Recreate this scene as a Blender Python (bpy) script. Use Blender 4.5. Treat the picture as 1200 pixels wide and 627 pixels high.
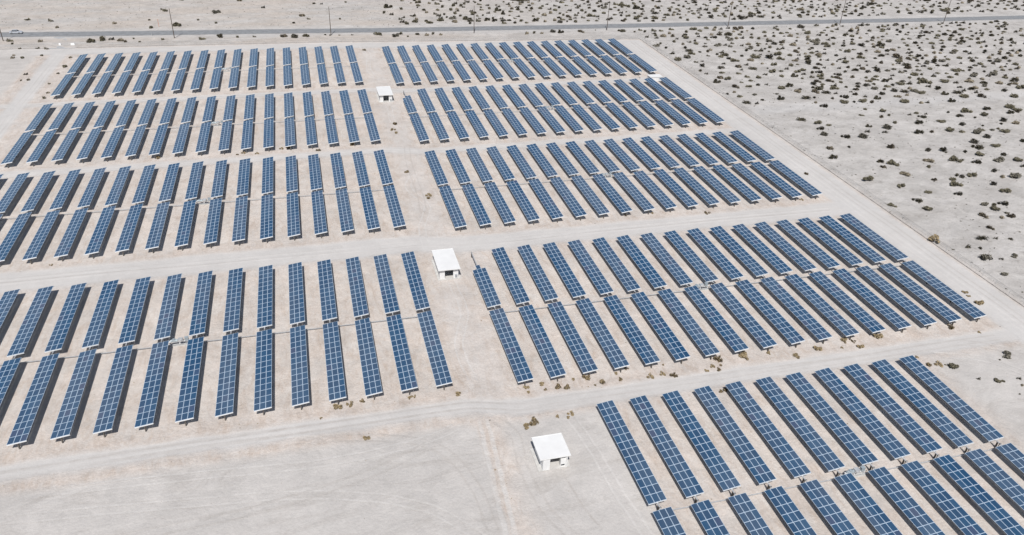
import bpy, bmesh, math, random
import numpy as np
from mathutils import Matrix, Vector

for o in list(bpy.data.objects):
    bpy.data.objects.remove(o)
SC = bpy.context.scene
COL = SC.collection
random.seed(11)
RNG = np.random.default_rng(11)

# ------------------------------------------------------------------ camera
CAM = Vector((-16.7346, -137.3782, 92.6571))
F_PX, YAW, PITCH, ROLL = 905.1151, 0.27639, -0.54644, 0.04276
cd_ = Vector((math.sin(YAW) * math.cos(PITCH), math.cos(YAW) * math.cos(PITCH), math.sin(PITCH)))
cr0 = Vector((math.cos(YAW), -math.sin(YAW), 0))
cu0 = cr0.cross(cd_)
CR = math.cos(ROLL) * cr0 + math.sin(ROLL) * cu0
CU = -math.sin(ROLL) * cr0 + math.cos(ROLL) * cu0
cam = bpy.data.cameras.new('camera')
cam.sensor_width = 36.0
cam.lens = F_PX * 36.0 / 1200.0
cam.clip_start = 1.0
cam.clip_end = 20000.0
camo = bpy.data.objects.new('camera', cam)
M = Matrix((CR, CU, -cd_)).transposed().to_4x4()
M.translation = CAM
camo.matrix_world = M
COL.objects.link(camo)
SC.camera = camo
SC.render.engine = 'CYCLES'
SC.render.resolution_x, SC.render.resolution_y = 1024, 535

# ------------------------------------------------------------------ sky and sun
SUN = Vector((-0.189, -0.671, 1.0)).normalized()          # towards the sun
w = bpy.data.worlds.new('World')
SC.world = w
w.use_nodes = True
nt = w.node_tree
bg = nt.nodes['Background']
sky = nt.nodes.new('ShaderNodeTexSky')
sky.sky_type = 'NISHITA'
sky.sun_disc = False
sky.sun_elevation = math.asin(SUN.z)
sky.sun_rotation = math.atan2(SUN.x, SUN.y)
sky.altitude = 100
sky.air_density = 1.0
sky.dust_density = 1.2
sky.ozone_density = 1.0
nt.links.new(sky.outputs[0], bg.inputs[0])
bg.inputs[1].default_value = 0.064
sl = bpy.data.lights.new('sun', 'SUN')
sl.energy = 4.3
sl.angle = math.radians(0.53)
sl.color = (1.0, 0.965, 0.92)
so = bpy.data.objects.new('sun', sl)
so.rotation_euler = SUN.to_track_quat('Z', 'Y').to_euler()
so.location = (0, 0, 200)
COL.objects.link(so)
vs = SC.view_settings
vs.view_transform = 'Standard'
vs.look = 'None'
vs.exposure = 0.12
vs.gamma = 1.0
vs.use_curve_mapping = False


def at(x, y, z=0.0):
    """ground point seen at a place of the 1200 x 627 photograph"""
    d = cd_ + CR * ((x - 600) / F_PX) + CU * ((313.5 - y) / F_PX)
    t = (z - CAM.z) / d.z
    return CAM + d * t


def px(p):
    v = Vector(p) - CAM
    k = v.dot(cd_)
    return 600 + F_PX * v.dot(CR) / k, 313.5 - F_PX * v.dot(CU) / k, k


# ------------------------------------------------------------------ materials
def mat(name, col, rough=0.8, metal=0.0, var=0.0, scale=3.0, rnd=0.0, bump=0.0, coat=0.0):
    m = bpy.data.materials.new(name)
    m.use_nodes = True
    n, l = m.node_tree.nodes, m.node_tree.links
    b = n['Principled BSDF']
    b.inputs['Roughness'].default_value = rough
    b.inputs['Metallic'].default_value = metal
    b.inputs['Coat Weight'].default_value = coat
    b.inputs['Base Color'].default_value = (*col, 1)
    if var or rnd:
        tc = n.new('ShaderNodeNewGeometry')
        no = n.new('ShaderNodeTexNoise')
        no.inputs['Scale'].default_value = scale
        no.inputs['Detail'].default_value = 5
        l.new(tc.outputs['Position'], no.inputs['Vector'])
        mr = n.new('ShaderNodeMapRange')
        mr.inputs['From Min'].default_value = 0.3
        mr.inputs['From Max'].default_value = 0.7
        mr.inputs['To Min'].default_value = 1 - var
        mr.inputs['To Max'].default_value = 1 + var
        l.new(no.outputs['Fac'], mr.inputs['Value'])
        fac = mr.outputs[0]
        if rnd:
            oi = n.new('ShaderNodeObjectInfo')
            ad = n.new('ShaderNodeMath')
            ad.operation = 'ADD'
            l.new(oi.outputs['Random'], ad.inputs[0])
            l.new(tc.outputs['Random Per Island'], ad.inputs[1])
            fr = n.new('ShaderNodeMath')
            fr.operation = 'FRACT'
            l.new(ad.outputs[0], fr.inputs[0])
            m2 = n.new('ShaderNodeMapRange')
            m2.inputs['To Min'].default_value = 1 - rnd
            m2.inputs['To Max'].default_value = 1 + rnd
            l.new(fr.outputs[0], m2.inputs['Value'])
            mu = n.new('ShaderNodeMath')
            mu.operation = 'MULTIPLY'
            l.new(fac, mu.inputs[0])
            l.new(m2.outputs[0], mu.inputs[1])
            fac = mu.outputs[0]
        vm = n.new('ShaderNodeVectorMath')
        vm.operation = 'SCALE'
        vm.inputs[0].default_value = col
        l.new(fac, vm.inputs['Scale'])
        l.new(vm.outputs[0], b.inputs['Base Color'])
        if bump:
            bu = n.new('ShaderNodeBump')
            bu.inputs['Strength'].default_value = bump
            bu.inputs['Distance'].default_value = 0.05
            l.new(no.outputs['Fac'], bu.inputs['Height'])
            l.new(bu.outputs[0], b.inputs['Normal'])
    return m


def glass_mat():
    m = mat('module_glass', (0.012, 0.045, 0.115), 0.16)
    n, l = m.node_tree.nodes, m.node_tree.links
    b = n['Principled BSDF']
    b.inputs['IOR'].default_value = 1.62
    b.inputs['Specular IOR Level'].default_value = .6
    ge = n.new('ShaderNodeNewGeometry')
    oi = n.new('ShaderNodeObjectInfo')
    ad = n.new('ShaderNodeMath')
    l.new(ge.outputs['Random Per Island'], ad.inputs[0])
    l.new(oi.outputs['Random'], ad.inputs[1])
    mu = n.new('ShaderNodeMath')
    mu.operation = 'MULTIPLY'
    mu.inputs[1].default_value = 7.31
    l.new(ad.outputs[0], mu.inputs[0])
    fr = n.new('ShaderNodeMath')
    fr.operation = 'FRACT'
    l.new(mu.outputs[0], fr.inputs[0])
    ra = n.new('ShaderNodeValToRGB')
    e = ra.color_ramp.elements
    e[0].position, e[0].color = 0.0, (0.019, 0.060, 0.126, 1)
    e[1].position, e[1].color = 1.0, (0.044, 0.068, 0.134, 1)
    for p, c in ((0.45, (0.018, 0.066, 0.140, 1)), (0.8, (0.021, 0.075, 0.154, 1)), (0.93, (0.032, 0.086, 0.164, 1))):
        q = ra.color_ramp.elements.new(p)
        q.color = c
    l.new(fr.outputs[0], ra.inputs[0])
    du = n.new('ShaderNodeTexNoise')
    du.inputs['Scale'].default_value = .06
    du.inputs['Detail'].default_value = 5
    mp = n.new('ShaderNodeMapping')
    mp.inputs['Scale'].default_value = (3.2, .55, 1)
    l.new(ge.outputs['Position'], mp.inputs[0])
    l.new(mp.outputs[0], du.inputs['Vector'])
    dm = n.new('ShaderNodeMapRange')
    dm.inputs['From Min'].default_value = .35
    dm.inputs['From Max'].default_value = .65
    dm.inputs['To Min'].default_value = .0
    dm.inputs['To Max'].default_value = .12
    l.new(du.outputs['Fac'], dm.inputs['Value'])
    mx = n.new('ShaderNodeMix')
    mx.data_type = 'RGBA'
    l.new(dm.outputs[0], mx.inputs[0])
    l.new(ra.outputs[0], mx.inputs[6])
    mx.inputs[7].default_value = (.40, .37, .33, 1)
    l.new(mx.outputs[2], b.inputs['Base Color'])
    b.inputs['Coat Weight'].default_value = 1.0
    b.inputs['Coat Roughness'].default_value = .12
    return m


MAT = dict(
    glass=glass_mat(),
    frame=mat('anodised_frame_sky_tint', (0.62, 0.745, 0.87), 0.38, 0.35),  # blue of the reflected sky is mixed into the aluminium's base colour
    galv=mat('galvanised_steel', (0.52, 0.53, 0.54), 0.5, 0.35, 0.12, 2.0),
    galv_white=mat('zinc_end_rail', (0.74, 0.75, 0.76), 0.5, 0.1, 0.06, 2.0),
    steel_dark=mat('weathered_steel', (0.13, 0.12, 0.11), 0.6, 0.3, 0.25, 4.0),
    motor=mat('motor_grey', (0.34, 0.39, 0.42), 0.45, 0.2, 0.15, 3.0),
    white=mat('white_paint', (0.72, 0.72, 0.715), 0.55, 0, 0.05, 0.8),
    roof=mat('white_roof_sheet', (0.70, 0.70, 0.695), 0.5, 0, 0.04, 0.6),
    concrete=mat('concrete', (0.50, 0.49, 0.47), 0.9, 0, 0.12, 1.2),
    cabinet=mat('cabinet_grey', (0.32, 0.34, 0.36), 0.5, 0.1, 0.08, 2.0),
    louvre=mat('dark_louvre', (0.05, 0.055, 0.06), 0.6),
    wood=mat('pole_wood', (0.085, 0.065, 0.05), 0.9, 0, 0.25, 5.0),
    ceramic=mat('insulator_ceramic', (0.25, 0.2, 0.17), 0.3),
    orange=mat('orange_plastic', (0.55, 0.16, 0.06), 0.5),
    carwhite=mat('car_paint_white', (0.46, 0.48, 0.52), 0.25, 0.1, coat=0.6),
    carglass=mat('car_glass', (0.015, 0.018, 0.022), 0.06),
    tyre=mat('tyre_rubber', (0.02, 0.02, 0.02), 0.85),
    rim=mat('wheel_rim', (0.4, 0.41, 0.42), 0.35, 0.8),
    lamp=mat('lamp_lens', (0.7, 0.7, 0.68), 0.1),
    redlamp=mat('tail_lens', (0.35, 0.02, 0.015), 0.15),
    bush=mat('creosote_leaves', (0.112, 0.101, 0.068), 0.9, 0, 0.3, 1.2, rnd=0.45),
    bushgrey=mat('saltbush_leaves', (0.145, 0.134, 0.108), 0.9, 0, 0.3, 1.2, rnd=0.4),
    bushtan=mat('dry_brush', (0.25, 0.195, 0.115), 0.95, 0, 0.25, 1.5, rnd=0.4),
    bushdry=mat('grey_brush', (0.20, 0.172, 0.128), 0.95, 0, 0.25, 1.2, rnd=0.4),
    stone=mat('desert_stone', (0.36, 0.315, 0.27), 0.9, 0, 0.2, 3.0, rnd=0.4),
    twig=mat('twig_bark', (0.13, 0.10, 0.075), 0.95),
)


# ------------------------------------------------------------------ small mesh builder
class MB:
    def __init__(s):
        s.v, s.f, s.m = [], [], []

    def add(s, vs, fs, mi=0):
        o = len(s.v)
        s.v += [tuple(p) for p in vs]
        s.f += [tuple(i + o for i in q) for q in fs]
        s.m += [mi] * len(fs)

    def box(s, x0, x1, y0, y1, z0, z1, mi=0):
        s.add([(x0, y0, z0), (x1, y0, z0), (x1, y1, z0), (x0, y1, z0), (x0, y0, z1), (x1, y0, z1), (x1, y1, z1), (x0, y1, z1)],
              [(0, 3, 2, 1), (4, 5, 6, 7), (0, 1, 5, 4), (1, 2, 6, 5), (2, 3, 7, 6), (3, 0, 4, 7)], mi)

    def tube(s, a, b, ra, rb=None, n=8, mi=0):
        a, b = Vector(a), Vector(b)
        rb = ra if rb is None else rb
        d = (b - a).normalized()
        u = d.orthogonal().normalized()
        w_ = d.cross(u)
        vs = []
        for c, r in ((a, ra), (b, rb)):
            for k in range(n):
                t = 2 * math.pi * k / n
                vs.append(c + (u * math.cos(t) + w_ * math.sin(t)) * r)
        fs = [(k, (k + 1) % n, n + (k + 1) % n, n + k) for k in range(n)]
        fs += [tuple(range(n - 1, -1, -1)), tuple(range(n, 2 * n))]
        s.add(vs, fs, mi)

    def mesh(s, name, mats):
        me = bpy.data.meshes.new(name)
        me.from_pydata(s.v, [], s.f)
        for m in (mats if isinstance(mats, (list, tuple)) else [mats]):
            me.materials.append(m)
        if any(s.m):
            me.polygons.foreach_set('material_index', s.m)
        me.update()
        return me


def ob(name, me, parent=None, loc=(0, 0, 0), rot=None):
    o = bpy.data.objects.new(name, me)
    COL.objects.link(o)
    o.location = loc
    if rot:
        o.rotation_euler = rot
    if parent is not None:
        o.parent = parent
    return o


def tag(o, label, cat, group=None):
    o['label'] = label
    o['category'] = cat
    if group:
        o['group'] = group
    return o


def struct(o):
    o['kind'] = 'structure'
    return o


# ------------------------------------------------------------------ layout of the plant (metres)
PIT = 6.3                                   # distance between rows
XL, XR, XR5 = 1.865, 16.599, 28.681         # row next to the aisle
TL, GAP, WID, Z0, TILT = 23.275, 1.463, 3.007, 1.673, math.radians(7.94)
GY = dict(L1=168.18, L2=111.04, L3=54.96, L4=-6.28, R1=165.16, R2=108.71, R3=51.98, R4=-8.30, R5=-65.06)
HALF = GAP / 2 + TL


# ------------------------------------------------------------------ soil
def sst(a, b, x):
    t = np.clip((x - a) / (b - a), 0, 1)
    return t * t * (3 - 2 * t)


def band(v, a, b, s):
    return sst(a - s, a + s, v) * (1 - sst(b - s, b + s, v))


def lump(x, y, k=1.0):
    return (np.sin(x * .31 * k + 1.3 * np.sin(y * .23 * k)) + np.sin(y * .37 * k + 1.7 * np.sin(x * .19 * k) + 2.1)
            + .6 * np.sin((x + y) * .71 * k + .5) + .5 * np.sin((x - y * 1.3) * 1.13 * k)) / 3.1


def lerp_y(x, l, r):
    return l + (r - l) * sst(4, 16, x)


def fence_y(x):
    return np.interp(x, [-400, -133, -5, 133.3, 500], [213, 209.1, 204.6, 192.9, 180])


ROADC = [(-700, 262), (-300, 243), (-139, 231.9), (-89, 228.5), (-25, 224.6), (20, 221.7), (100, 218.1), (236, 213.7), (300, 211.2), (371, 210.0), (700, 206), (1300, 215)]


def road_y(x):
    return np.interp(x, [p[0] for p in ROADC], [p[1] for p in ROADC])


def soil(x, y):
    wob = lump(x, y) * .8 + lump(x + 31, y - 17, 2.7) * .4
    inside_x = band(x, -118, 133, 1.0)
    inside = inside_x * (1 - sst(-1, 1, y - fence_y(x)))
    # graded tracks running along x
    tx = band(y + wob * .6, lerp_y(x, 20.2, 18.2), lerp_y(x, 28.4, 25.6), 1.1)
    tx = np.maximum(tx, band(y + wob * .5, lerp_y(x, -36.9, -39.6), lerp_y(x, -33.2, -35.2), .7))
    tx = np.maximum(tx, .8 * band(y + wob * .4, lerp_y(x, 137.6, 134.8), lerp_y(x, 141.6, 139), .9))
    tx = np.maximum(tx, .8 * band(y + wob * .4, lerp_y(x, 80.6, 78), lerp_y(x, 85, 82.2), .9))
    fy = fence_y(x)
    tx = np.maximum(tx, band(y - fy + wob * .4, -9.5, -1.5, 1.2))
    tx *= band(x, -122, 132, 1.0)
    ty = band(x + wob * .4, 121.4, 131.8, .8) * (1 - sst(-3, 0, y - fy))
    ty = np.maximum(ty, band(x + wob * .4, -112.6, -107, .9) * (1 - sst(-3, 0, y - fy)))
    ty = np.maximum(ty, .22 * band(x + wob, 7.0, 12.4, 1.6) * band(y, -33, 200, 3))
    # bare graded yards south of the last blocks
    yard = np.maximum(band(x + wob, -400, 5.6, .4) * (1 - sst(-41, -39, y + wob * .3)),
                      band(x + wob, 10, 29, 2) * (1 - sst(-42, -40, y)))
    yard = np.maximum(yard, band(x + wob, 98, 131, 3) * (1 - sst(-43, -40, y)))
    yard = np.maximum(yard, .8 * (1 - sst(-119, -116, x + wob * .3)) * (1 - sst(-1, 1, y - fy)))
    # disturbed, warmer earth in the blocks, along their ends and down the aisle
    dist = inside * (1 - tx) * (1 - ty) * (1 - yard)
    ends = np.zeros_like(x)
    for b, g in GY.items():
        if b[0] == 'L':
            ex = band(x, -108, 4, 1)
        elif b == 'R5':
            ex = band(x, 26, 95, 1)
        else:
            ex = band(x, 14, 121, 1)
        ends = np.maximum(ends, ex * np.exp(-((y - (g - HALF - 1.7) + wob * .5) / 1.2) ** 2))
    ends = np.maximum(ends, .8 * np.exp(-((x - 4.2 + wob * .4) / 1.0) ** 2) * band(y, -33, 195, 2))
    ends = np.maximum(ends, .7 * np.exp(-((x - 120.3 + wob * .3) / .7) ** 2) * band(y, -33, 195, 2))
    ends = np.maximum(ends, .9 * np.exp(-((y + 38.6 + wob * .4) / .7) ** 2) * band(x, -400, 6, 1))
    ends = np.maximum(ends, .8 * np.exp(-((x - 6.7 + wob * .2) / .8) ** 2) * (1 - sst(-40, -39, y)))
    ends = np.maximum(ends, .9 * np.exp(-((x + 115 + wob * .4) / .8) ** 2) * band(y, 138, 199, 3))
    # open desert
    d_e = sst(132.6, 134.5, x + wob * .3)
    d_n = sst(0, 2.5, y - fy)
    scrub = np.maximum(d_e, d_n)
    path = band(y + wob * 1.5, 93.5, 101, 2.0) * sst(134, 140, x)
    verge = np.exp(-(np.abs(y - road_y(x)) / 7.5) ** 4)
    return tx, ty, np.clip(dist, 0, 1), np.clip(ends, 0, 1), scrub, np.maximum(path, verge), yard


def relief(x, y):
    tx, ty, di, en, sc, pa, ya = soil(x, y)
    rough = sc * (1 - pa)
    z = rough * (.10 * lump(x, y, 1.5) + .07 * lump(x + 50, y + 20, 3.1) + .10)
    z = z + .30 * np.exp(-((x - 134.3) / .55) ** 2) * (1 - sst(-2, 0, y - fence_y(x))) * (.7 + .3 * lump(x, y, 2))
    z = z + .32 * (np.exp(-((x + 114.3) / .5) ** 2) + np.exp(-((x + 116) / .5) ** 2)) * band(y, 140, 197, 4) * (.7 + .4 * lump(x, y, 3))
    z = z * (1 - np.exp(-(np.abs(y - road_y(x)) / 6) ** 6))
    return z


def zat(x, y):
    return float(relief(np.array([x]), np.array([y]))[0])


def ground_mat():
    m = bpy.data.materials.new('desert_soil')
    m.use_nodes = True
    n, l = m.node_tree.nodes, m.node_tree.links
    b = n['Principled BSDF']
    b.inputs['Roughness'].default_value = 0.95
    b.inputs['Specular IOR Level'].default_value = 0.15
    geo = n.new('ShaderNodeNewGeometry')

    def attr(name):
        a = n.new('ShaderNodeAttribute')
        a.attribute_name = name
        s = n.new('ShaderNodeSeparateColor')
        l.new(a.outputs['Color'], s.inputs[0])
        return s.outputs

    A, B = attr('soil_a'), attr('soil_b')

    def noise(scale, detail=4, rough=.6, stretch=None, off=0.0, dist=0.0):
        mp = n.new('ShaderNodeMapping')
        l.new(geo.outputs['Position'], mp.inputs[0])
        if stretch:
            mp.inputs['Scale'].default_value = stretch
        mp.inputs['Location'].default_value = (off, off * .7, 0)
        t = n.new('ShaderNodeTexNoise')
        t.inputs['Scale'].default_value = scale
        t.inputs['Detail'].default_value = detail
        t.inputs['Roughness'].default_value = rough
        t.inputs['Distortion'].default_value = dist
        l.new(mp.outputs[0], t.inputs['Vector'])
        return t.outputs['Fac']

    def rng(v, a, c, lo=0.0, hi=1.0):
        r = n.new('ShaderNodeMapRange')
        r.inputs['From Min'].default_value = a
        r.inputs['From Max'].default_value = c
        r.inputs['To Min'].default_value = lo
        r.inputs['To Max'].default_value = hi
        l.new(v, r.inputs['Value'])
        return r.outputs[0]

    def mul(a, c):
        k = n.new('ShaderNodeMath')
        k.operation = 'MULTIPLY'
        for i, q in enumerate((a, c)):
            if isinstance(q, (int, float)):
                k.inputs[i].default_value = q
            else:
                l.new(q, k.inputs[i])
        return k.outputs[0]

    def mix(fac, a, c):
        k = n.new('ShaderNodeMix')
        k.data_type = 'RGBA'
        if isinstance(fac, (int, float)):
            k.inputs[0].default_value = fac
        else:
            l.new(fac, k.inputs[0])
        for i, q in ((6, a), (7, c)):
            if isinstance(q, tuple):
                k.inputs[i].default_value = (*q, 1)
            else:
                l.new(q, k.inputs[i])
        return k.outputs[2]

    def scale(c, v):
        k = n.new('ShaderNodeVectorMath')
        k.operation = 'SCALE'
        l.new(c, k.inputs[0])
        l.new(v, k.inputs['Scale'])
        return k.outputs[0]

    big = noise(.045, 4, .55)
    mid = noise(.35, 6, .65, off=13)
    fine = noise(2.2, 6, .7, off=5)
    grit = noise(7.0, 4, .7, off=9)
    c = mix(rng(mid, .35, .65), SOIL['plain'], SOIL['plain2'])
    c = mix(mul(A[2], rng(noise(.16, 6, .7, off=40, dist=.8), .40, .60, .15, 1)), c, SOIL['pink'])
    c = mix(mul(A[2], rng(noise(.55, 7, .8, (1, .30, 1), 70, .5), .48, .66, 0, .8)), c, SOIL['rust'])
    c = mix(mul(B[0], rng(noise(.8, 7, .8, off=21), .42, .64, 0, .62)), c, SOIL['rust'])
    c = mix(mul(A[0], rng(noise(1.2, 5, .6, (.035, 1, 1), 3), .3, .7, .70, 1)), c, SOIL['track'])
    c = mix(mul(A[0], rng(noise(.9, 4, .6, (.03, 1, 1), 33), .55, .72, 0, .55)), c, SOIL['track2'])
    c = mix(mul(A[1], rng(noise(1.2, 5, .6, (1, .035, 1), 8), .3, .7, .75, 1)), c, SOIL['track'])
    c = mix(mul(A[1], rng(noise(.9, 4, .6, (1, .03, 1), 44), .57, .74, 0, .5)), c, SOIL['track2'])
    yd = n.new('ShaderNodeAttribute')
    yd.attribute_name = 'soil_yard'
    c = mix(mul(yd.outputs['Fac'], rng(mid, .3, .7, .7, 1)), c, SOIL['yard'])
    c = mix(mul(yd.outputs['Fac'], rng(noise(.20, 8, .78, (.28, 1, 1), 90, 1.2), .50, .66, 0, .8)), c, SOIL['yard2'])
    sc = mix(rng(noise(.12, 6, .65, (.6, 1, 1), 55), .38, .66), SOIL['scrub'], SOIL['scrub2'])
    sp = n.new('ShaderNodeSeparateXYZ')
    l.new(geo.outputs['Position'], sp.inputs[0])
    wm = mul(rng(sp.outputs[0], 10, 130, 1, 0), rng(noise(.07, 6, .7, (.3, 1, 1), 77), .40, .58))
    sc = mix(wm, sc, SOIL['warm'])
    sc = mix(rng(noise(.5, 8, .85, (.5, 1, 1), 61), .53, .66, 0, .8), sc, SOIL['litter'])
    c = mix(B[1], c, sc)
    c = mix(mul(B[2], .9), c, SOIL['path'])
    ru = n.new('ShaderNodeAttribute')
    ru.attribute_name = 'rut'
    brk = rng(noise(.5, 4, .6, off=150), .32, .6, .25, 1)
    c = mix(mul(rng(ru.outputs['Fac'], 0, 1, 0, .85), brk), c, SOIL['rut'])
    c = mix(mul(rng(ru.outputs['Fac'], 0, -1, 0, .75), brk), c, SOIL['rut2'])
    c = scale(c, rng(big, .3, .7, .94, 1.05))
    smooth = n.new('ShaderNodeMath')
    smooth.operation = 'MAXIMUM'
    l.new(A[0], smooth.inputs[0])
    l.new(A[1], smooth.inputs[1])
    gy0 = n.new('ShaderNodeMath')
    gy0.operation = 'MAXIMUM'
    l.new(smooth.outputs[0], gy0.inputs[0])
    l.new(mul(yd.outputs['Fac'], .55), gy0.inputs[1])
    grainy = rng(gy0.outputs[0], 0, 1, 1, .42)

    def soften(v):                             # 1 + (v - 1) * grainy
        k1 = n.new('ShaderNodeMath')
        k1.operation = 'MULTIPLY_ADD'
        l.new(v, k1.inputs[0])
        l.new(grainy, k1.inputs[1])
        k1.inputs[2].default_value = 1.0
        return k1.outputs[0]

    c = scale(c, soften(rng(fine, .28, .72, -.11, .09)))
    c = scale(c, soften(rng(grit, .3, .7, -.06, .05)))
    c = scale(c, soften(rng(noise(.16, 8, .8, off=120, dist=.9), .32, .68, -.17, .12)))
    l.new(c, b.inputs['Base Color'])
    bu = n.new('ShaderNodeBump')
    bu.inputs['Strength'].default_value = .9
    bu.inputs['Distance'].default_value = .12
    l.new(mul(fine, grainy), bu.inputs['Height'])
    b2 = n.new('ShaderNodeBump')
    b2.inputs['Strength'].default_value = .8
    b2.inputs['Distance'].default_value = .35
    l.new(mul(mid, grainy), b2.inputs['Height'])
    l.new(bu.outputs[0], b2.inputs['Normal'])
    l.new(b2.outputs[0], b.inputs['Normal'])
    return m


SOIL = dict(plain=(.550, .518, .490), plain2=(.490, .452, .422), pink=(.540, .486, .445), rust=(.435, .362, .308),
            track=(.500, .485, .472), track2=(.445, .425, .408), yard=(.478, .458, .440), yard2=(.400, .375, .352),
            scrub=(.492, .472, .454), scrub2=(.392, .372, .353), litter=(.270, .250, .230), path=(.475, .460, .448), warm=(.465, .42, .38),
            rut=(.555, .535, .515), rut2=(.40, .372, .348))
MAT['soil'] = ground_mat()


def put_soil(me, rut=None):
    k = len(me.vertices)
    co = np.empty(k * 3, np.float32)
    me.vertices.foreach_get('co', co)
    co = co.reshape(-1, 3)
    tx, ty, di, en, scb, pa, ya = soil(co[:, 0].astype(float), co[:, 1].astype(float))
    for nm, ch in (('soil_a', (tx, ty, di)), ('soil_b', (en, scb, pa))):
        a = me.attributes.new(nm, 'FLOAT_COLOR', 'POINT')
        d = np.ones((k, 4), np.float32)
        for i in range(3):
            d[:, i] = ch[i]
        a.data.foreach_set('color', d.ravel())
    if rut is not None:
        a = me.attributes.new('rut', 'FLOAT', 'POINT')
        a.data.foreach_set('value', np.asarray(rut, np.float32).ravel())
    a = me.attributes.new('soil_yard', 'FLOAT', 'POINT')
    a.data.foreach_set('value', ya.astype(np.float32))


def sheet(name, xs, ys, zf=None, ymap=None, dz=0.0):
    X, Y = np.meshgrid(np.array(xs, float), np.array(ys, float))
    if ymap is not None:
        Y = ymap(X, Y)
    Z = (zf(X.ravel(), Y.ravel()) if zf else np.zeros(X.size)) + dz
    co = np.stack([X.ravel(), Y.ravel(), Z], 1)
    ny, nx = X.shape
    i = np.arange((ny - 1) * (nx - 1))
    r, c = i // (nx - 1), i % (nx - 1)
    a = r * nx + c
    F = np.stack([a, a + 1, a + nx + 1, a + nx], 1)
    me = bpy.data.meshes.new(name)
    me.vertices.add(len(co))
    me.vertices.foreach_set('co', co.astype(np.float32).ravel())
    me.loops.add(F.size)
    me.loops.foreach_set('vertex_index', F.astype(np.int32).ravel())
    me.polygons.add(len(F))
    me.polygons.foreach_set('loop_start', np.arange(0, F.size, 4, dtype=np.int32))
    me.polygons.foreach_set('loop_total', np.full(len(F), 4, np.int32))
    me.update(calc_edges=True)
    me.validate()
    return me


def axis(parts):
    out = []
    for a, b, s in parts:
        out += list(np.arange(a, b - 1e-6, s))
    out.append(parts[-1][1])
    return out


gx = axis([(-6000, -1000, 1000), (-1000, -250, 75), (-250, -170, 8), (-170, -120, 2), (-120, -105, .6), (-105, 120, 1.1), (120, 138, .4), (138, 260, 1.3),
           (260, 420, 2.2), (420, 600, 15), (600, 1000, 80), (1000, 6000, 1000)])
gy = axis([(-6000, -1000, 1000), (-1000, -200, 100), (-200, -95, 15), (-95, 235, 1.0), (235, 310, 1.3), (310, 420, 4), (420, 700, 20), (700, 1000, 60), (1000, 7000, 1000)])
me = sheet('ground', gx, gy, relief)
me.materials.append(MAT['soil'])
me.polygons.foreach_set('use_smooth', [True] * len(me.polygons))
put_soil(me)
struct(ob('ground', me))


def ruts(u, v, half, seed):
    """pairs of wheel ruts wandering along a track; u runs along it, v across"""
    R = random.Random(seed)
    out = np.zeros_like(u)
    for _ in range(3):
        c = R.uniform(-.45, .45) * half + .35 * np.sin(u * R.uniform(.02, .05) + R.uniform(0, 6)) + .15 * np.sin(u * .17 + R.uniform(0, 6))
        s_ = 1 if R.random() < .55 else -1
        for o_ in (-.8, .8):
            out = out + s_ * R.uniform(.5, 1) * np.exp(-((v - c - o_) / .24) ** 2)
    return np.clip(out, -1, 1)


def track(name, xs, ys, dz, ymap=None, along='x', seed=1):
    m_ = sheet(name, xs, ys, None, ymap, dz)
    m_.materials.append(MAT['soil'])
    X, Y = np.meshgrid(np.array(xs, float), np.array(ys, float))
    u, v = (X, Y - np.mean(ys)) if along == 'x' else (Y, X - np.mean(xs))
    half = np.ptp(ys if along == 'x' else xs) / 2
    edge = sst(0, .9, half - np.abs(v))
    put_soil(m_, ruts(u, v, half, seed) * edge)
    return struct(ob(name, m_))


r1 = list(np.arange(-118, 119, 1.5))
for sd, (lo, hi, l_, r_) in enumerate(((-4.0, 4.0, 24.3, 21.9), (-1.8, 1.8, -35.1, -37.4), (-1.9, 1.9, 139.6, 136.9), (-2.0, 2.0, 82.8, 80.1))):
    track('dirt_track', r1, np.arange(lo, hi + .01, .2), .006, lambda X, Y, l_=l_, r_=r_: Y + lerp_y(X, l_, r_), 'x', 5 + sd)
track('perimeter_track', np.arange(122, 131.6, .24), np.arange(-110, 190, 1.5), .012, None, 'y', 21)
track('perimeter_track', np.arange(-112, -106.9, .24), np.arange(60, 200, 1.5), .012, None, 'y', 22)
track('perimeter_track', np.arange(-105, 120, 1.5), np.arange(-8.5, -1.9, .24), .009, lambda X, Y: Y + fence_y(X), 'x', 23)


def ribbon(pts, offs, width, val, dz):
    """wheel marks left on bare sand, following a curve"""
    P = [Vector(p) for p in pts]
    C_ = []
    for i in range(len(P) - 1):
        p0, p1, p2, p3 = P[max(i - 1, 0)], P[i], P[i + 1], P[min(i + 2, len(P) - 1)]
        for t in np.linspace(0, 1, 14, endpoint=False):
            C_.append(.5 * ((2 * p1) + (-p0 + p2) * t + (2 * p0 - 5 * p1 + 4 * p2 - p3) * t * t + (-p0 + 3 * p1 - 3 * p2 + p3) * t ** 3))
    V, Fq, rv = [], [], []
    for o_ in offs:
        b0 = len(V)
        for i, c in enumerate(C_):
            d = (C_[min(i + 1, len(C_) - 1)] - C_[max(i - 1, 0)]).normalized()
            nn = Vector((-d.y, d.x))
            fade = min(1, i / 8, (len(C_) - 1 - i) / 8)
            for k, q in enumerate((-1, -.4, 0, .4, 1)):
                w_ = c + nn * (o_ + q * width + .05 * math.sin(i * .9))
                V.append((w_.x, w_.y, dz))
                rv.append(val * fade * (0, .8, 1, .8, 0)[k])
        for i in range(len(C_) - 1):
            for k in range(4):
                a = b0 + i * 5 + k
                Fq.append((a, a + 1, a + 6, a + 5))
    me_ = bpy.data.meshes.new('tyre_track')
    me_.from_pydata(V, [], Fq)
    me_.materials.append(MAT['soil'])
    put_soil(me_, rv)
    struct(ob('tyre_track', me_))


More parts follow.
